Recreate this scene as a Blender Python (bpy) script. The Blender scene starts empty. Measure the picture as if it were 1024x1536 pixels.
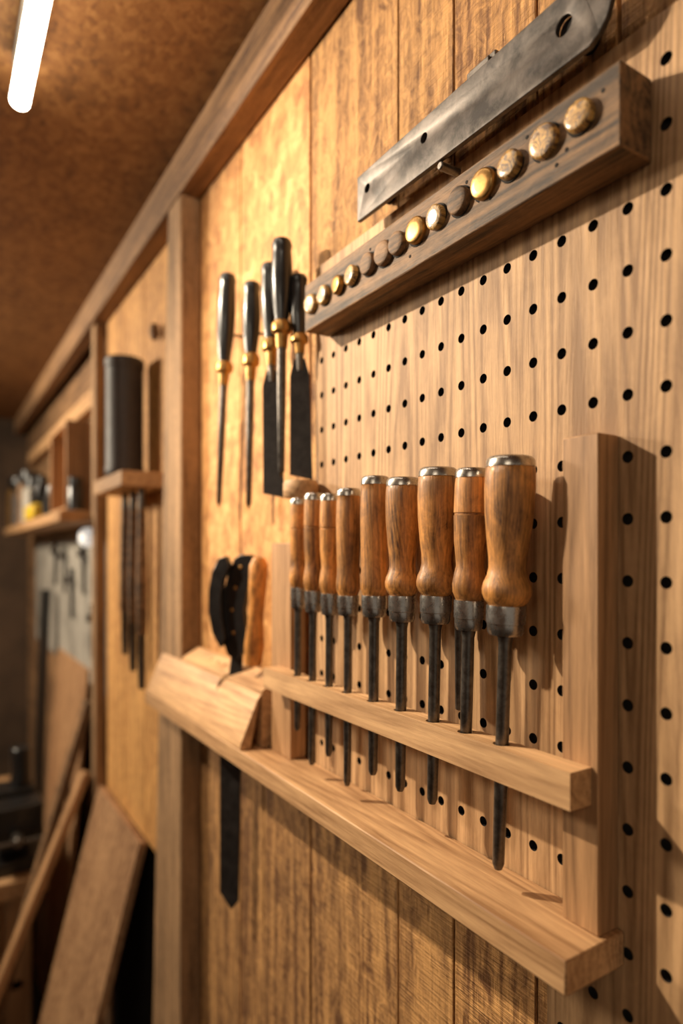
import bpy, bmesh, math, random
from mathutils import Vector, Matrix
random.seed(4)
ZC=1.5   # eye height
def P(p,o,h): return Vector((-p,-o,ZC+h))   # p: along wall to the left, o: out of wall, h: height rel. to eye
def srgb(r,g,b):
    f=lambda c:(c/255/12.92 if c/255<=.04045 else ((c/255+.055)/1.055)**2.4)
    return (f(r),f(g),f(b),1)
scene=bpy.context.scene
scene.view_settings.view_transform='Standard'

# ---------------------------------------------------------------- materials
def newmat(name):
    m=bpy.data.materials.new(name); m.use_nodes=True
    nt=m.node_tree; b=nt.nodes['Principled BSDF']; return m,nt,b
def math_node(nt,op,a,b=None,c=None):
    n=nt.nodes.new('ShaderNodeMath'); n.operation=op
    for i,v in enumerate((a,b,c)):
        if v is None: continue
        if isinstance(v,(int,float)): n.inputs[i].default_value=v
        else: nt.links.new(v,n.inputs[i])
    return n.outputs[0]
def noise(nt,vec,scale,detail=6,rough=.6,dist=0.0):
    n=nt.nodes.new('ShaderNodeTexNoise'); nt.links.new(vec,n.inputs['Vector'])
    n.inputs['Scale'].default_value=scale; n.inputs['Detail'].default_value=detail
    n.inputs['Roughness'].default_value=rough; n.inputs['Distortion'].default_value=dist
    return n.outputs[0]
def mapping(nt,vec,s):
    n=nt.nodes.new('ShaderNodeMapping'); nt.links.new(vec,n.inputs['Vector']); n.inputs['Scale'].default_value=s
    return n.outputs[0]
def wood(name,dark,light,axis='z',scale=1.0,rough=.6,bump=.2,mottle=0.0,var=.25,rings=.3,coat=0.0,bumpd=.001,stain=0.0,lo=.36,hi=.63,knots=0.0,ringk=150.0,stainscale=(14,14,9),saw=0.0,grain=.62):
    m,nt,b=newmat(name); L=nt.links.new
    tc=nt.nodes.new('ShaderNodeTexCoord'); geo=nt.nodes.new('ShaderNodeNewGeometry')
    oi=nt.nodes.new('ShaderNodeObjectInfo')
    rnd=math_node(nt,'FRACT',math_node(nt,'ADD',geo.outputs['Random Per Island'],oi.outputs['Random']))
    off=nt.nodes.new('ShaderNodeCombineXYZ')
    r7=math_node(nt,'MULTIPLY',rnd,7.3); r3=math_node(nt,'MULTIPLY',rnd,3.1)
    L(r7,off.inputs[0]); L(r3,off.inputs[1]); L(r7,off.inputs[2])
    add=nt.nodes.new('ShaderNodeVectorMath'); add.operation='ADD'; L(tc.outputs['Object'],add.inputs[0]); L(off.outputs[0],add.inputs[1])
    v=add.outputs[0]
    a,c=6.0*scale,110.0*scale
    S={'z':(c,c,a),'x':(a,c,c),'y':(c,a,c)}[axis]
    S2=tuple(x*.12 for x in S)
    n1=noise(nt,mapping(nt,v,S),1.0,8,.7,.5)
    nf=noise(nt,mapping(nt,v,tuple(x*4 for x in S)),1.0,4,.7,.2)
    n2=noise(nt,mapping(nt,v,S2),1.0,2,.45,.5)
    sn=math_node(nt,'SINE',math_node(nt,'MULTIPLY',n2,ringk))
    rg=math_node(nt,'MULTIPLY_ADD',sn,.5,.5)
    rg=math_node(nt,'POWER',rg,.6)
    f=math_node(nt,'MULTIPLY_ADD',n1,grain,(.62-grain)*.5)
    f=math_node(nt,'MULTIPLY_ADD',rg,rings*.4,f)
    f=math_node(nt,'MULTIPLY_ADD',nf,.30,f)
    f=math_node(nt,'MULTIPLY_ADD',n2,.3,f)
    f=math_node(nt,'SUBTRACT',f,.11+rings*.25)
    if mottle>0:
        mt=noise(nt,mapping(nt,v,{'z':(60,60,36),'x':(36,60,60),'y':(60,36,60)}[axis]),1.0,6,.72,1.6)
        f=math_node(nt,'MULTIPLY_ADD',math_node(nt,'SUBTRACT',mt,.5),mottle*1.3,f)
    if knots>0:
        vo=nt.nodes.new('ShaderNodeTexVoronoi'); vo.inputs['Scale'].default_value=1.0
        ks={'z':(11,11,4.5),'x':(4.5,11,11),'y':(11,4.5,11)}[axis]
        L(mapping(nt,v,ks),vo.inputs['Vector'])
        kd=math_node(nt,'SUBTRACT',1.0,math_node(nt,'DIVIDE',vo.outputs['Distance'],.13))
        kd=math_node(nt,'MAXIMUM',kd,0.0)
        f=math_node(nt,'SUBTRACT',f,math_node(nt,'MULTIPLY',kd,knots))
    rp=nt.nodes.new('ShaderNodeValToRGB'); L(f,rp.inputs[0])
    e=rp.color_ramp.elements; e[0].position=lo; e[0].color=dark; e[1].position=hi; e[1].color=light
    hs=nt.nodes.new('ShaderNodeHueSaturation'); L(rp.outputs[0],hs.inputs['Color'])
    val=math_node(nt,'MULTIPLY_ADD',rnd,var,1-var/2)
    if stain>0:
        st=noise(nt,mapping(nt,v,stainscale),1.0,4,.6,.5)
        val=math_node(nt,'MULTIPLY_ADD',math_node(nt,'SUBTRACT',st,.5),stain*2,val)
    L(val,hs.inputs['Value'])
    L(hs.outputs[0],b.inputs['Base Color'])
    b.inputs['Roughness'].default_value=rough
    b.inputs['Coat Weight'].default_value=coat; b.inputs['Coat Roughness'].default_value=.25
    bp=nt.nodes.new('ShaderNodeBump'); bp.inputs['Strength'].default_value=bump; bp.inputs['Distance'].default_value=bumpd
    hb=math_node(nt,'ADD',n1,nf)
    if saw>0:
        sw=noise(nt,mapping(nt,v,(25,25,420)),1.0,3,.6,.3)
        hb=math_node(nt,'MULTIPLY_ADD',sw,saw,hb)
    L(hb,bp.inputs['Height']); L(bp.outputs[0],b.inputs['Normal'])
    return m
def plain(name,col,rough=.5,metal=0.0,nscale=60,var=.35,bump=.1,coat=0.0):
    m,nt,b=newmat(name); L=nt.links.new
    tc=nt.nodes.new('ShaderNodeTexCoord')
    n=noise(nt,tc.outputs['Object'],nscale,8,.7,.3)
    rp=nt.nodes.new('ShaderNodeValToRGB'); L(n,rp.inputs[0])
    e=rp.color_ramp.elements
    e[0].position=.36; e[0].color=tuple(c*(1-var) for c in col[:3])+(1,)
    e[1].position=.64; e[1].color=tuple(min(1,c*(1+var)) for c in col[:3])+(1,)
    L(rp.outputs[0],b.inputs['Base Color'])
    rr=math_node(nt,'MULTIPLY_ADD',n,.25,rough-.12); L(rr,b.inputs['Roughness'])
    b.inputs['Metallic'].default_value=metal; b.inputs['Coat Weight'].default_value=coat
    bp=nt.nodes.new('ShaderNodeBump'); bp.inputs['Strength'].default_value=bump; bp.inputs['Distance'].default_value=.0006
    L(n,bp.inputs['Height']); L(bp.outputs[0],b.inputs['Normal'])
    return m
def osb(name,c1,c2,c3,s=1.0,asp=(60,110,90),lo=.40,hi=.74):
    m,nt,b=newmat(name); L=nt.links.new
    tc=nt.nodes.new('ShaderNodeTexCoord')
    n=noise(nt,tc.outputs['Object'],45*s,6,.75,.8)
    n3=noise(nt,tc.outputs['Object'],9*s,3,.6,.5)
    vo=nt.nodes.new('ShaderNodeTexVoronoi'); vo.inputs['Scale'].default_value=1.0
    L(mapping(nt,tc.outputs['Object'],tuple(x*s for x in asp)),vo.inputs['Vector'])
    bw=nt.nodes.new('ShaderNodeRGBToBW'); L(vo.outputs['Color'],bw.inputs[0])
    f=math_node(nt,'MULTIPLY_ADD',n,.65,math_node(nt,'MULTIPLY',bw.outputs[0],.22))
    f=math_node(nt,'MULTIPLY_ADD',n3,.28,f)
    rp=nt.nodes.new('ShaderNodeValToRGB'); L(f,rp.inputs[0])
    e=rp.color_ramp.elements; e[0].position=lo; e[0].color=c1; e[1].position=hi; e[1].color=c3
    k=e.new((lo+hi)/2); k.color=c2
    L(rp.outputs[0],b.inputs['Base Color']); b.inputs['Roughness'].default_value=.75
    bp=nt.nodes.new('ShaderNodeBump'); bp.inputs['Strength'].default_value=.4; bp.inputs['Distance'].default_value=.001
    L(f,bp.inputs['Height']); L(bp.outputs[0],b.inputs['Normal'])
    return m

M={}
M['plank']=wood('golden_plank_wood',srgb(112,72,36),srgb(212,158,96),'z',.6,.75,.8,mottle=.55,var=.28,rings=.32,bumpd=.003,stain=.3,knots=.3,saw=1.2,grain=.45)
M['panel']=osb('golden_particle_panel',srgb(142,92,50),srgb(194,138,80),srgb(226,174,112),.85,(70,70,45))
M['panelb']=wood('golden_plywood',srgb(150,98,48),srgb(228,172,102),'z',.5,.7,.5,mottle=.6,var=.15,rings=.15,bumpd=.002,stain=.25,lo=.34,hi=.62,grain=.4)
M['peg']=wood('pegboard_wood',srgb(144,108,72),srgb(206,164,118),'z',.85,.65,.5,mottle=.12,var=.0,rings=.42,stain=.18,grain=.5)
M['lightH']=wood('light_beech_horizontal',srgb(150,110,72),srgb(216,172,124),'x',.85,.6,.25,var=.16,rings=.24,stain=.14,knots=.12,grain=.5)
M['lightV']=wood('light_beech_vertical',srgb(134,98,64),srgb(198,152,106),'z',.85,.6,.25,var=.1,rings=.26,grain=.5)
M['walnut']=wood('weathered_rail_wood',srgb(58,42,28),srgb(152,114,76),'x',.9,.65,.6,mottle=.2,var=.1,rings=.3,stain=.4,bumpd=.0015)
M['beam']=wood('beam_wood',srgb(88,62,42),srgb(166,126,86),'x',.5,.75,.5,mottle=.2,var=.15,rings=.2,stain=.3)
M['post']=wood('post_wood',srgb(106,80,54),srgb(178,140,100),'z',.5,.75,.5,mottle=.25,var=.15,rings=.2,stain=.3)
M['handle']=wood('varnished_handle_wood',srgb(76,44,20),srgb(214,148,76),'z',1.9,.48,.45,mottle=.35,var=.5,rings=.2,coat=.15,stain=1.05,lo=.31,hi=.62,stainscale=(34,34,24))
M['disc']=wood('dowel_end_grain',srgb(88,54,22),srgb(230,180,98),'y',2.4,.28,.5,mottle=.3,var=.4,rings=.4,coat=.9,stain=.6,stainscale=(60,60,60))
M['ply']=wood('leaning_ply',srgb(124,86,56),srgb(188,146,104),'z',.4,.7,.3,mottle=.7,var=.2,rings=.15,grain=.4)
M['osbc']=osb('ceiling_osb',srgb(104,68,34),srgb(140,96,50),srgb(168,122,70))
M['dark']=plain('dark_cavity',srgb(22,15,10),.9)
M['steel']=plain('brushed_steel',srgb(176,170,162),.28,.95,120,.15,.04)
M['ferr']=plain('tarnished_ferrule',srgb(170,165,160),.27,.92,140,.2,.05)
M['dsteel']=plain('dark_tool_steel',srgb(104,98,92),.36,.85,150,.35,.12)
M['bar']=plain('worn_plate_steel',srgb(82,75,70),.46,.5,42,.65,.5)
M['brass']=plain('aged_brass',srgb(168,128,72),.36,.8,80,.35,.15)
M['black']=plain('black_grip',srgb(26,25,25),.32,0,90,.3,.1,coat=.3)
M['blade']=plain('blackened_blade',srgb(62,58,56),.38,.6,60,.3,.1)
M['bag']=plain('charcoal_tube',srgb(64,56,52),.55,0,30,.2)
M['white']=plain('painted_white',srgb(150,144,134),.7,0,6,.35)
M['yellow']=plain('yellow_plastic',srgb(206,170,40),.5)
M['floor']=plain('concrete_floor',srgb(62,50,40),.85,0,8,.4)
M['farw']=plain('far_wall_paint',srgb(80,62,46),.85,0,3,.4)
def emis(name,col,s):
    m,nt,b=newmat(name); b.inputs['Base Color'].default_value=(.9,.9,.9,1)
    b.inputs['Emission Color'].default_value=col; b.inputs['Emission Strength'].default_value=s; return m
M['tube']=emis('lit_tube',(1,.89,.72,1),14)
M['bulb']=emis('lit_bulb',(1,.97,.9,1),.5)

# ---------------------------------------------------------------- mesh builder
class B:
    def __init__(s): s.v=[];s.f=[];s.m=[];s.mats=[]
    def mi(s,k):
        if k not in s.mats: s.mats.append(k)
        return s.mats.index(k)
    def poly(s,vs,faces,mat):
        n=len(s.v); s.v+= [tuple(x) for x in vs]; i=s.mi(mat)
        for f in faces: s.f.append([n+j for j in f]); s.m.append(i)
        return s
    def box(s,p0,p1,o0,o1,h0,h1,mat):
        vs=[P(p,o,h) for p in (p0,p1) for o in (o0,o1) for h in (h0,h1)]
        return s.poly(vs,[(0,1,3,2),(4,6,7,5),(0,4,5,1),(2,3,7,6),(0,2,6,4),(1,5,7,3)],mat)
    def prism(s,pts,ext,mat):
        n=len(pts); vs=list(pts)+[q+ext for q in pts]
        fs=[tuple(range(n))[::-1],tuple(range(n,2*n))]+[(i,(i+1)%n,n+(i+1)%n,n+i) for i in range(n)]
        return s.poly(vs,fs,mat)
    def lathe(s,A,Bp,prof,seg=24,squash=1.0,side=None):
        d=(Bp-A).normalized()
        u=side if side is not None else (Vector((0,1,0)) if abs(d.y)<.9 else Vector((1,0,0)))
        u=(u-d*u.dot(d)).normalized(); w=d.cross(u)
        prev=None
        for (t,r,mat) in prof:
            c=A+d*t; n=len(s.v)
            if r<1e-6: s.v.append(tuple(c)); cur=[n]
            else:
                for k in range(seg):
                    a=2*math.pi*k/seg; s.v.append(tuple(c+u*(r*math.cos(a))+w*(r*squash*math.sin(a))))
                cur=list(range(n,n+seg))
            if prev:
                i=s.mi(pm)
                for k in range(seg):
                    k2=(k+1)%seg
                    if len(prev)==1 and len(cur)==1: break
                    if len(prev)==1: f=[prev[0],cur[k2],cur[k]]
                    elif len(cur)==1: f=[prev[k],prev[k2],cur[0]]
                    else: f=[prev[k],prev[k2],cur[k2],cur[k]]
                    s.f.append(f); s.m.append(i)
            prev=cur; pm=mat
        return s
    def cyl(s,A,Bp,r,mat,seg=24):
        L=(Bp-A).length; return s.lathe(A,Bp,[(0,0,mat),(0,r,mat),(L,r,mat),(L,0,mat)],seg)
    def done(s,name,bevel=0,smooth=True,seg=2):
        me=bpy.data.meshes.new(name); me.from_pydata(s.v,[],s.f)
        for k in s.mats: me.materials.append(M[k])
        for p,i in zip(me.polygons,s.m): p.material_index=i
        bm=bmesh.new(); bm.from_mesh(me); bmesh.ops.recalc_face_normals(bm,faces=bm.faces); bm.to_mesh(me); bm.free()
        if smooth:
            for p in me.polygons: p.use_smooth=True
            me.set_sharp_from_angle(angle=math.radians(38))
        o=bpy.data.objects.new(name,me); scene.collection.objects.link(o)
        if bevel>0:
            md=o.modifiers.new('soft_edges','BEVEL'); md.width=bevel; md.segments=seg; md.limit_method='ANGLE'; md.angle_limit=math.radians(50)
        return o
FACE=Vector((.5336,.8457,0))      # direction lying across the view of an observer in the room
FN=Vector((-.8457,.5336,0))

CEIL=.685; FLOOR=-1.5; BL=.608
# ---------------------------------------------------------------- room shell
w=B()
edges=[-2.2,-1.9,-1.6,-1.3,-1.0,-.75,-.5,-.3,-.1,.12,.268,.338,.4313,.5126,.688]
for a,b in zip(edges[:-1],edges[1:]):
    w.box(a+.0014,b-.0014,-.024,-.009+random.uniform(-.0012,.0012),FLOOR,CEIL,'plank')
for a,b in [(.688,.90),(.90,1.225)]:
    w.box(a+.0018,b-.0018,-.024,-.009,-.21,CEIL,'panel')
    w.box(a+.0018,b-.0018,-.024,-.009,FLOOR,-.2125,'plank')
for a,b in [(1.225,1.42),(1.42,1.60),(1.60,1.79)]:
    w.box(a+.0015,b-.0015,-.024,-.009,-.62,CEIL,'panelb')
w.box(1.225,1.79,-.055,-.025,FLOOR,CEIL,'dark')
w.box(-2.2,1.225,-.055,-.025,FLOOR,CEIL,'dark')
for i in range(6):
    a=1.79+i*.32; w.box(a+.001,a+.319,-.045,-.035,FLOOR,CEIL,'beam')
w.box(1.79,3.72,-.065,-.045,FLOOR,CEIL,'dark')
w.done('wall_right',.0010)
B().box(3.7,3.75,-.05,3.0,FLOOR,CEIL,'farw').done('wall_far')
B().box(-2.2,3.75,-.06,3.0,CEIL,CEIL+.03,'osbc').done('ceiling')
B().box(-2.2,3.75,-.06,3.0,FLOOR-.03,FLOOR,'floor').done('floor')
B().box(-2.2,3.7,3.0,3.05,FLOOR,CEIL,'plank').done('wall_left')
B().box(-2.2,3.69,-.0075,.030,BL,CEIL-.001,'beam').done('trim_1',.003)
def post(name,pt,pb,p0,o,mat):
    b=B(); b.prism([P(a,-.0075,h) for a,h in [(p0,FLOOR+.001),(p0,BL-.001),(pt,BL-.001),(pb,FLOOR+.001)]],Vector((0,-(o+.0075),0)),mat)
    b.done(name,.003)
post('trim_2',1.135,1.27,1.066,.028,'post')
post('trim_3',1.83,1.83,1.785,.020,'post')

# ---------------------------------------------------------------- pegboard
def pegboard():
    bm=bmesh.new(); R=.0040; SX=.026; SZ=.0402; seg=16
    def V(p,o,h): return bm.verts.new(P(p,o,h))
    for k in range(-14,17):
        jm=12 if k>3 else 16
        for j in range(-2,jm):
            pc=.2292+SX*k; hc=.2232-SZ*j
            out=[];inn=[];dp=[]
            hx,hz=SX/2,SZ/2
            for i in range(seg):
                a=2*math.pi*(i+.0)/seg+math.pi/4
                ca,sa=math.cos(a),math.sin(a)
                m=max(abs(ca),abs(sa))
                out.append(V(pc+hx*ca/m,0,hc+hz*sa/m))
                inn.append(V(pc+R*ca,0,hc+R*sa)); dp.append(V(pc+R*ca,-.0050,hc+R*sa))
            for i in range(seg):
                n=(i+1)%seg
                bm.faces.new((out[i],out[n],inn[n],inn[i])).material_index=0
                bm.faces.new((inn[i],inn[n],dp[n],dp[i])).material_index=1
    def quad(p0,p1,h0,h1,o=0,mi=0):
        bm.faces.new((V(p0,o,h0),V(p1,o,h0),V(p1,o,h1),V(p0,o,h1))).material_index=mi
    pl=.2292+SX*16.5; pr=.2292-SX*14.5; pm=.2292+SX*3.5
    top=.2232+SZ*2.5; b1=.2232-SZ*11.5; b2=.2232-SZ*15.5
    quad(pr,pl,top,.334); quad(pm,pl,-.262,b1)
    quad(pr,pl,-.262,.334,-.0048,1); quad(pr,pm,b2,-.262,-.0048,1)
    def edge(a,b):
        bm.faces.new((V(a[0],0,a[1]),V(b[0],0,b[1]),V(b[0],-.0065,b[1]),V(a[0],-.0065,a[1]))).material_index=0
    pts=[(pr,.334),(pl,.334),(pl,-.262),(pm,-.262),(pm,b2),(pr,b2)]
    for i in range(6): edge(pts[i],pts[(i+1)%6])
    bmesh.ops.remove_doubles(bm,verts=bm.verts,dist=1e-5)
    bmesh.ops.recalc_face_normals(bm,faces=bm.faces)
    me=bpy.data.meshes.new('pegboard'); bm.to_mesh(me); bm.free()
    me.materials.append(M['peg']); me.materials.append(M['dark'])
    o=bpy.data.objects.new('pegboard',me); scene.collection.objects.link(o)
pegboard()

# ---------------------------------------------------------------- dowel rail
r=B(); r.box(.238,.627,.0005,.0325,.2445,.2960,'walnut'); r.done('dowel_rail',.0012)
d=B()
for i,p in enumerate([.2656,.2935,.3237,.3499,.3765,.4033,.4290,.4550,.4758,.5003,.5288,.5533,.5822,.6090]):
    h=.2758-(p-.2656)*.018; R=.0104+random.uniform(-.0009,.0009)
    tl=Vector((random.uniform(-.12,.12),-1,random.uniform(-.12,.12)))
    A=P(p,.030,h); L=.0085
    mt='walnut' if i in (4,7,8,9) else ('brass' if i in (3,6,11) else 'disc')
    d.lathe(A,A+tl*.02,[(0,R*1.12,'dark'),(.0029,R*1.12,'dark'),(.0029,R,mt),(L*.75,R,mt),(L*.90,R*.96,mt),(L*1.0,R*.85,mt),(L*1.04,R*.5,mt),(L*1.03,0,mt)],28)
for p,h in [(.285,.256),(.277,.262),(.31,.288),(.345,.262),(.37,.286),(.25,.284),(.50,.286),(.44,.256)]:
    d.cyl(P(p,.030,h),P(p,.0328,h),.0014,'dark',10)
d.done('wooden_dowel_plugs')

# ---------------------------------------------------------------- steel bar
def cut(o,loc,rad,depth,rot=(0,0,0)):
    bpy.ops.mesh.primitive_cylinder_add(radius=rad,depth=depth,location=loc,rotation=rot,vertices=24)
    c=bpy.context.object
    md=o.modifiers.new('b','BOOLEAN'); md.object=c; md.operation='DIFFERENCE'; md.solver='EXACT'
    bpy.context.view_layer.objects.active=o; bpy.ops.object.modifier_apply(modifier='b')
    bpy.data.objects.remove(c)
def cutmesh(o,builder):
    c=builder.done('tmp_cut',0,False)
    md=o.modifiers.new('b','BOOLEAN'); md.object=c; md.operation='DIFFERENCE'; md.solver='EXACT'
    bpy.context.view_layer.objects.active=o; bpy.ops.object.modifier_apply(modifier='b')
    bpy.data.objects.remove(c)
def bev(o,w,a=50):
    md=o.modifiers.new('soft_edges','BEVEL'); md.width=w; md.segments=2; md.limit_method='ANGLE'; md.angle_limit=math.radians(a)
def steel_bar():
    pts=[(.538,.331),(.538,.375),(.275,.377)]
    for i in range(9):
        a=math.radians(90-i*20); pts.append((.277-.026*math.cos(a)*1.0,.3515+.0255*math.sin(a)))
    b=B(); b.prism([P(p,.022,h) for p,h in pts],Vector((0,.0045,0)),'bar')
    o=b.done('drilled_steel_bar')
    for p,h,R in [(.2879,.3548,.0066),(.4344,.3588,.0042),(.5206,.3566,.0042)]:
        cut(o,P(p,.02,h),R,.05,(math.pi/2,0,0))
    bev(o,.0007)
steel_bar()
k=B()
k.box(.357,.389,-.008,.015,.366,.388,'dsteel'); k.box(.362,.384,.015,.0172,.370,.386,'dsteel')
for pp,hh in [(.2879,.3548),(.4344,.3588),(.5206,.3566)]: k.cyl(P(pp,-.008,hh),P(pp,.0172,hh),.0075,'dark',16)
k.cyl(P(.415,-.008,.3255),P(.415,.021,.3255),.0035,'dsteel')
k.done('bar_bracket',.0012)

# ---------------------------------------------------------------- wall shelf with sloped tray
KC=P(.850,.021,0); KF=Vector((.80,.60,0)); KN=Vector((-.60,.80,0))
def slot():
    b=B(); z=Vector((0,0,.3))
    q=[KC+KF*s1*.030+KN*n1 for s1,n1 in ((-1,-.001),(1,-.001),(1,.008),(-1,.008))]
    b.prism([v-Vector((0,0,.4)) for v in q],z,'lightH'); return b
s=B()
out=[(.257,.0008),(.257,.0584),(1.169,.0584),(1.169,.0288),(1.055,.0288),(1.055,.0008)]
s.prism([P(p,o,-.2676) for p,o in out],Vector((0,0,.0221)),'lightH')
so=s.done('wall_shelf'); cutmesh(so,slot()); bev(so,.0012)
t=B()
E=Vector((-(1.155-.745),0,0))
t.prism([P(.745,o,h) for o,h in [(.0445,-.2452),(.0582,-.2452),(.0582,-.2380),(.0350,-.1845),(.0300,-.1780)]],E,'lightH')
to=t.done('sloped_tool_tray')
t=B(); t.prism([P(.745,o,h) for o,h in [(.0290,-.2452),(.0290,-.1745),(.0005,-.158),(.0005,-.2452)]],Vector((-.31,0,0)),'lightH')
tb=t.done('tray_back_block'); cutmesh(tb,slot())
for i in range(8):
    p=.765+i*.028
    if .80<p<.885: continue
    cut(tb,P(p,.013,-.166),.0026,.03,(math.radians(30),0,0))
tb.parent=to
cutmesh(to,slot()); bev(to,.0008); bev(tb,.0006)

# ---------------------------------------------------------------- chisel rack
rk=B()
rk.box(.2616,.2896,.0004,.0213,-.2454,.0774,'lightV')
rk.box(.682,.733,.0004,.0213,-.2454,.0125,'lightV')
rk.done('chisel_rack_posts',.0009)
chis=[ # p,top,hb,fb,R,tip_p,tip_h,style
(.3254,.0689,-.0371,-.0584,.0180,.3377,-.2298,0),
(.3646,.0647,-.0357,-.0586,.0132,.372,-.155,1),
(.4039,.0696,-.0342,-.0571,.0166,.4114,-.2063,0),
(.4499,.0660,-.0368,-.0595,.0156,.4547,-.2093,0),
(.4923,.0715,-.0391,-.0590,.0140,.4965,-.207,2),
(.5380,.0641,-.0416,-.0614,.0126,.5410,-.2308,2),
(.5737,.0616,-.0415,-.0636,.0108,.5765,-.211,1),
(.6070,.0650,-.0404,-.0634,.0110,.6120,-.2297,1),
(.6417,.0620,-.0383,-.0616,.0100,.6450,-.200,1)]
OC=.032
rl=B(); rl.box(.2661,.711,.0215,.0428,-.1620,-.1378,'lightH'); ro=rl.done('chisel_rack_rail')
for p,top,hb,fb,R,tp,th,st in chis:
    tt=(top+.15)/(top-th); pr=p+(tp-p)*tt
    cut(ro,P(pr,OC,-.15),.0062,.08)
bev(ro,.0009,60)
for p,top,hb,fb,R,tp,th,st in chis:
    A=P(p,OC,top); T=P(tp,OC,th); d_=(T-A).normalized(); k=1/abs(d_.z)
    L=(top-hb)*k; F=(top-fb)*k; E_=(T-A).length
    if st==0: wp=[(.075,.955),(.12,.985),(.22,1.0),(.38,.96),(.55,.86),(.68,.76),(.75,.74),(.80,.80),(.85,.93),(.895,.985),(.93,.965),(.97,.86),(1.0,.78)]
    elif st==1: wp=[(.07,.93),(.12,.97),(.30,1.0),(.335,1.0),(.34,.95),(.352,.95),(.357,1.0),(.55,.95),(.68,.84),(.74,.80),(.80,.90),(.88,1.0),(.94,.97),(1.0,.86)]
    else: wp=[(.075,.93),(.13,.97),(.3,1.0),(.5,.97),(.7,.90),(.8,.90),(.88,.97),(.94,.95),(1.0,.86)]
    pf=[(0,0,'steel'),(0,.80*R,'steel'),(.012*L,.90*R,'steel'),(.03*L,.955*R,'steel'),(.07*L,.965*R,'steel'),(.072*L,.94*R,'handle')]
    pf+=[(a*L,b*R,'handle') for a,b in wp]
    fr=wp[-1][1]*R*.99
    pf[-1]=(L,fr*.9,'ferr')
    sr=.0048 if R>.013 else .0040
    pf+=[(L,fr,'ferr'),(L+(F-L)*.10,fr*1.02,'ferr'),(L+(F-L)*.60,fr*1.0,'ferr'),(L+(F-L)*.62,fr*.95,'ferr'),(L+(F-L)*.9,fr*.93,'ferr'),(F,fr*.84,'dsteel'),(F,sr*1.25,'dsteel'),(F+.006,sr,'dsteel'),(E_*.8,sr,'dsteel'),(E_*.985,sr*.92,'dsteel'),(E_,sr*.6,'dsteel'),(E_,0,'dsteel')]
    b=B(); b.lathe(A,T,pf,32); b.done('wood_chisel')
b=B(); b.lathe(P(.3985,.014,.02),P(.3985,.014,-.13),[(0,0,'handle'),(0,.006,'handle'),(.04,.007,'handle'),(.05,.004,'dsteel'),(.148,.0034,'dsteel'),(.150,0,'dsteel')],16); b.done('awl')
b=B(); A=P(.655,.022,.064); b.lathe(A,A+Vector((0,0,.02)),[(0,0,'lightH'),(0,.019,'lightH'),(.002,.0205,'lightH'),(.016,.0205,'lightH'),(.019,.019,'lightH'),(.019,0,'lightH')],28)
b.cyl(P(.655,0.0005,.073),P(.655,.010,.073),.005,'lightH'); b.done('wooden_knob')

# ---------------------------------------------------------------- black handled files
def hand_file(p,top,hb,fb,tp,th,R,flat,OF=.020):
    A=P(p,OF,top); T=P(tp,OF,th); L=(top-hb); F=(top-fb); E_=(T-A).length
    b=B()
    pf=[(0,0,'black'),(0,.5*R,'black'),(.02*L,.78*R,'black'),(.08*L,.95*R,'black'),(.14*L,.86*R,'black'),(.2*L,.9*R,'black'),(.45*L,1.0*R,'black'),(.7*L,.92*R,'black'),(.9*L,.72*R,'black'),(L,.62*R,'brass'),
        (L,.72*R,'brass'),(L+(F-L)*.15,.95*R,'brass'),(L+(F-L)*.4,.95*R,'brass'),(L+(F-L)*.5,.6*R,'brass'),(F,.5*R,'dsteel'),(F,.42*R,'dsteel')]
    if not flat: pf+=[(E_*.6,.42*R,'dsteel'),(E_*.97,.30*R,'dsteel'),(E_,0,'dsteel')]
    else: pf+=[(F+.02,.3*R,'dsteel'),(F+.02,0,'dsteel')]
    b.lathe(A,T,pf,20)
    if flat:
        d_=(T-A).normalized(); S=(FACE-d_*FACE.dot(d_)).normalized(); N=d_.cross(S)
        W=.0125
        c0=A+d_*(F+.006)
        pts=[c0+S*(-W*.5),c0+S*(W*.5),c0+d_*.02+S*W*.92,A+d_*E_+S*W*1.05,A+d_*(E_-.006)-S*W*1.05,c0+d_*.02-S*W*.92]
        b.prism([q-N*.0013 for q in pts],N*.0026,'blade')
    b.lathe(P(p,-.008,hb+.3*L),P(p,OF-.5*R,hb+.3*L),[(0,0,'dsteel'),(0,.002,'dsteel'),(OF+.008-.5*R,.002,'dsteel'),(OF+.008-.5*R,0,'dsteel')],10)
    b.done('hand_file')
hand_file(.8776,.4045,.2793,.2456,.9137,.0674,.0135,False)
hand_file(.7943,.3625,.2672,.2316,.8051,.0585,.0125,False)
hand_file(.7455,.3689,.2714,.2374,.7330,.0695,.0120,True,.018)
hand_file(.6830,.3709,.2741,.2419,.6850,.0887,.0130,False,.032)
hand_file(.6720,.3280,.2578,.2343,.6650,.0859,.0115,True,.016)

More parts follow.
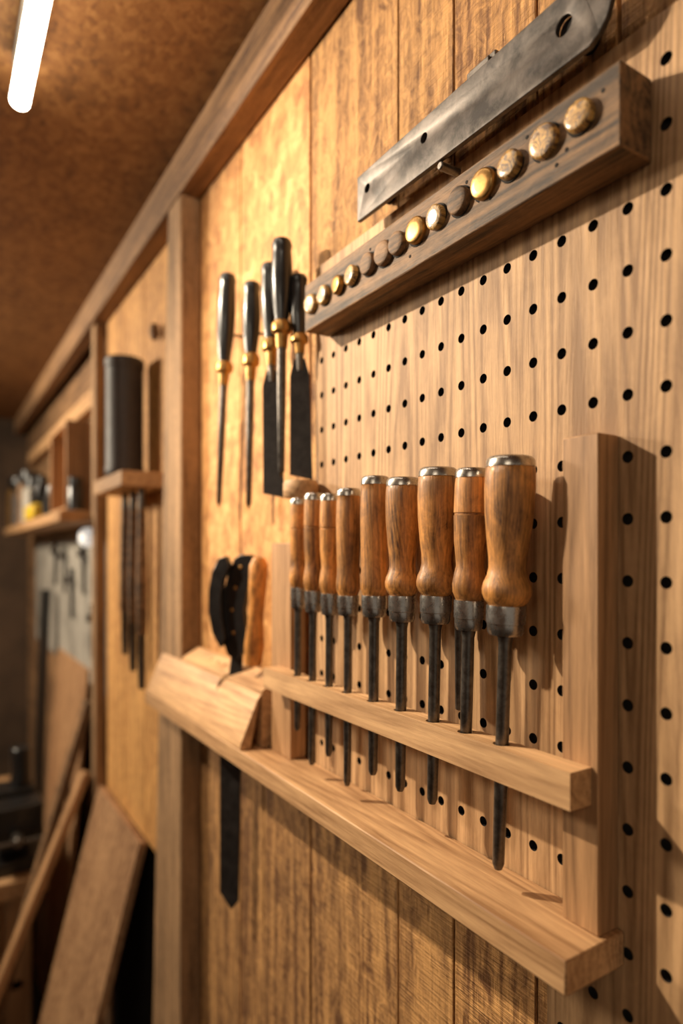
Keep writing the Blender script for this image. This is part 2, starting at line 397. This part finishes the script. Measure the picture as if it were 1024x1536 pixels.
# ---------------------------------------------------------------- riveted black knife through the shelf
def knife():
    b=B(); px=.00104
    def pt(x,y,dn=0): return KC+KF*((x-352)*px)+Vector((0,0,(830-y)*.00097))+KN*dn
    l1=[(345,834),(333,838),(323,858),(318,885),(318,915),(324,945),(336,966),(343,952),(338,925),(336,895),(340,868),(350,848)]
    l2=[(352,838),(362,832),(376,832),(382,843),(379,862),(371,885),(366,912),(370,945),(366,972),(356,984),(342,978),(333,955),(331,925),(334,892),(342,862)]
    b.prism([pt(x,y,-.013) for x,y in l1],KN*.010,'black')
    b.prism([pt(x,y,-.0025) for x,y in l2],KN*.012,'black')
    for x,y in [(362,850),(354,880),(349,912),(351,945)]:
        b.cyl(pt(x,y,-.0025),pt(x,y,-.0040),.0026,'brass',14)
    W=[(345,975),(362,975),(356,1335),(345,1350),(327,1328),(327,1120)]
    b.prism([pt(x,y,.002) for x,y in W],KN*.003,'blade')
    b.done('riveted_knife',.001)
knife()
b=B(); A=P(.778,.017,-.004); T=P(.798,.017,-.155)
b.lathe(A,T,[(0,0,'handle'),(.002,.008,'handle'),(.012,.013,'handle'),(.04,.0125,'handle'),(.08,.0105,'handle'),(.12,.014,'handle'),(.146,.012,'handle'),(.146,0,'handle')],20,.8); b.done('wooden_tool_handle')

# ---------------------------------------------------------------- second bay
B().box(1.254,1.50,-.0085,.080,.128,.158,'lightH').done('small_wall_shelf',.002)
b=B(); A=P(1.385,.042,.1585)
b.lathe(A,A+Vector((0,0,.25)),[(0,0,'bag'),(0,.036,'bag'),(.004,.039,'bag'),(.02,.039,'bag'),(.022,.0378,'bag'),(.225,.0378,'bag'),(.227,.0395,'bag'),(.243,.0395,'bag'),(.246,.037,'bag'),(.246,.033,'dark'),(.236,.033,'dark'),(.236,0,'dark')],32); b.done('document_tube')
for p,bt in [(1.41,-.215),(1.345,-.24),(1.28,-.265)]:
    b=B(); A=P(p,.035,.127)
    L=.127-bt
    b.lathe(A,A-Vector((0,0,L)),[(0,0,'dsteel'),(0,.006,'dsteel'),(.1*L,.008,'walnut'),(.5*L,.011,'walnut'),(.72*L,.010,'walnut'),(.73*L,.008,'dsteel'),(.9*L,.008,'dsteel'),(L,.006,'dsteel'),(L,0,'dsteel')],16); b.done('hanging_chisel')
for p,h0,h1 in [(1.52,.28,.40),(1.30,.43,.46)]:
    b=B(); A=P(p,.004,h1)
    b.lathe(A,A-Vector((0,0,h1-h0)),[(0,0,'walnut'),(0,.008,'walnut'),((h1-h0)*.6,.011,'walnut'),(h1-h0,.006,'walnut'),(h1-h0,0,'walnut')],14); b.done('small_gauge')

# ---------------------------------------------------------------- far bay
b=B(); b.box(1.835,3.4,-.034,.10,.085,.115,'lightH'); b.done('back_shelf',.002)
b=B(); b.box(1.835,3.4,-.034,.0,.42,.47,'lightH'); b.done('trim_4',.002)
b=B()
for a,c in [(1.92,2.20)]:
    b.box(a,c,.0,.012,.1155,.37,'lightV'); b.box(a,a+.012,.0125,.07,.1155,.37,'lightV'); b.box(c-.012,c,.0125,.07,.1155,.37,'lightV'); b.box(a+.0125,c-.0125,.0125,.07,.358,.37,'lightV'); b.box(a+.0125,c-.0125,.0125,.07,.1155,.13,'lightV')
b.done('wooden_cubby',.001)
b=B(); b.box(2.34,2.56,.03,.105,.1155,.165,'yellow'); b.box(2.36,2.54,.035,.09,.1655,.23,'black'); b.cyl(P(2.45,.06,.231),P(2.45,.06,.27),.018,'black'); b.done('power_drill_case',.006)
b=B(); b.lathe(P(2.265,.055,.1155),P(2.265,.055,.24),[(0,0,'black'),(0,.03,'black'),(.05,.034,'black'),(.07,.02,'black'),(.10,.016,'dsteel'),(.11,.0,'dsteel')],20); b.done('oil_can')
for p,rr,hh,mt in [(2.70,.045,.17,'white'),(2.86,.045,.21,'walnut'),(3.05,.05,.18,'bag'),(3.22,.05,.22,'brass'),(1.87,.02,.09,'black')]:
    b=B(); b.lathe(P(p,.053,.1155),P(p,.053,.1155+hh),[(0,0,mt),(0,rr,mt),(hh*.7,rr,mt),(hh*.78,rr*.8,mt),(hh*.78,rr*.9,'black'),(hh,rr*.9,'black'),(hh,0,'black')],20); b.done('glass_jar')
b=B(); b.box(1.84,3.35,-.034,-.028,-.40,.08,'white'); b.done('painted_panel',.002)
b=B(); A=P(1.93,-.0275,.045); b.lathe(A,A+Vector((0,-1,0))*.07,[(0,0,'white'),(0,.024,'white'),(.02,.028,'bulb'),(.05,.026,'bulb'),(.06,.015,'bulb'),(.062,0,'bulb')],20); b.done('wall_lamp')
for p,h in [(2.15,-.01),(2.35,-.10),(2.0,-.20),(2.7,.0),(2.5,-.02)]:
    b=B(); A=P(p,-.014,h)
    for sx in (-1,1):
        pts=[A+Vector((sx*x,0,z)) for x,z in [(.0,.03),(.02,.0),(.04,-.05),(.035,-.11),(.02,-.12),(.02,-.05),(.005,0),(-.01,.05)]]
        b.prism([q+Vector((0,-.004*sx,0)) for q in pts],Vector((0,.008,0)),'black')
    b.cyl(A+Vector((0,.013,.01)),A+Vector((0,-.014,.01)),.012,'dsteel',14)
    b.done('hanging_pliers',.001)

def lean(name,p0,p1,htop,b,th,mat,hb=FLOOR+.002,top_o=.001,sk=0):
    A=P(p0,top_o+.0,htop); Bq=P(p1,top_o,htop); C=P(p1+sk,b,hb); D=P(p0+sk,b,hb)
    n=(Bq-A).cross(C-Bq).normalized()
    if n.y>0: n=-n
    o=B(); o.prism([A,Bq,C,D],n*th,mat); return o.done(name,.0015)
lean('leaning_plywood_panel',1.381,1.78,-.615,.22,.018,'ply',top_o=-.005)
lean('leaning_batten',1.81,1.85,-.59,.40,.020,'lightV',top_o=.025)
lean('leaning_batten',1.90,1.945,-.42,.31,.022,'walnut',top_o=.0)
lean('leaning_plywood_sheet',2.10,2.64,-.36,.06,.010,'ply',top_o=-.03)
lean('leaning_steel_tube',2.68,2.73,-.14,.05,.03,'black',top_o=.0)
b=B()
b.box(2.02,3.0,.10,.80,-.97,-.92,'lightH')
for p in (2.06,2.88):
    for o in (.14,.70): b.box(p,p+.07,o,o+.07,FLOOR+.001,-.971,'lightV')
b.box(2.06,2.95,.16,.75,-1.25,-1.22,'lightH')
b.done('workbench',.003)
b=B()
b.box(2.06,2.26,.105,.28,-.9195,-.88,'black'); b.box(2.12,2.22,.14,.22,-.88,-.78,'black')
b.box(2.04,2.14,.11,.26,-.82,-.72,'black'); b.box(2.19,2.30,.11,.26,-.82,-.72,'black'); b.cyl(P(1.98,.18,-.80),P(2.35,.18,-.80),.014,'dsteel'); b.cyl(P(1.99,.10,-.80),P(1.99,.26,-.80),.006,'dsteel')
b.cyl(P(2.23,.15,-.72),P(2.23,.15,-.60),.03,'black')
b.done('bench_vise',.005)

# ---------------------------------------------------------------- tube lamp on ceiling
b=B(); A=P(1.02,.277,.638); T=P(.25,.277,.638)
b.lathe(A,T,[(0,0,'tube'),(.0,.009,'tube'),(.006,.0130,'tube'),(.764,.0130,'tube'),(.77,.009,'tube'),(.77,0,'tube')],20)
b.box(.26,.99,.266,.288,.652,CEIL-.0005,'white'); b.done('tube_light')

# ---------------------------------------------------------------- lights
def area(name,loc,target,size,power,col):
    l=bpy.data.lights.new(name,'AREA'); l.shape='DISK'; l.size=size; l.energy=power; l.color=col
    o=bpy.data.objects.new(name,l); scene.collection.objects.link(o); o.location=loc
    o.rotation_euler=(target-loc).to_track_quat('-Z','Y').to_euler(); return o
l=bpy.data.lights.new('ceiling_spot_lamp','SPOT'); l.energy=82; l.color=(1,.84,.63); l.spot_size=math.radians(96); l.spot_blend=1.0; l.shadow_soft_size=.016
o=bpy.data.objects.new('ceiling_spot_lamp',l); scene.collection.objects.link(o); o.location=P(1.12,.70,.61)
o.rotation_euler=(P(.48,0,.0)-o.location).to_track_quat('-Z','Y').to_euler()
area('room_fill',P(-.6,1.6,.6),P(.4,0,0),.7,6,(1,.86,.66))  # soft fill added behind the camera, not a lamp of the room
area('far_bay_fill',P(2.3,1.2,.6),P(1.9,0,-.3),.3,40,(1,.86,.66))  # added fill that brightens the left bays, stands for no actual lamp
wd=bpy.data.worlds.new('world'); scene.world=wd; wd.use_nodes=True
wd.node_tree.nodes['Background'].inputs[0].default_value=(1,.87,.70,1); wd.node_tree.nodes['Background'].inputs[1].default_value=.32

# ---------------------------------------------------------------- camera
cam=bpy.data.cameras.new('camera'); co=bpy.data.objects.new('camera',cam); scene.collection.objects.link(co)
cam.sensor_width=36; cam.sensor_fit='AUTO'; cam.lens=970/1536*36; cam.shift_y=62/1536
co.location=(0,-.38,ZC)
fwd=Vector((-.8457,.5336,0)); co.rotation_euler=fwd.to_track_quat('-Z','Y').to_euler()
cam.clip_start=.01
cam.dof.use_dof=True; cam.dof.focus_distance=.52; cam.dof.aperture_fstop=2.5
scene.camera=co
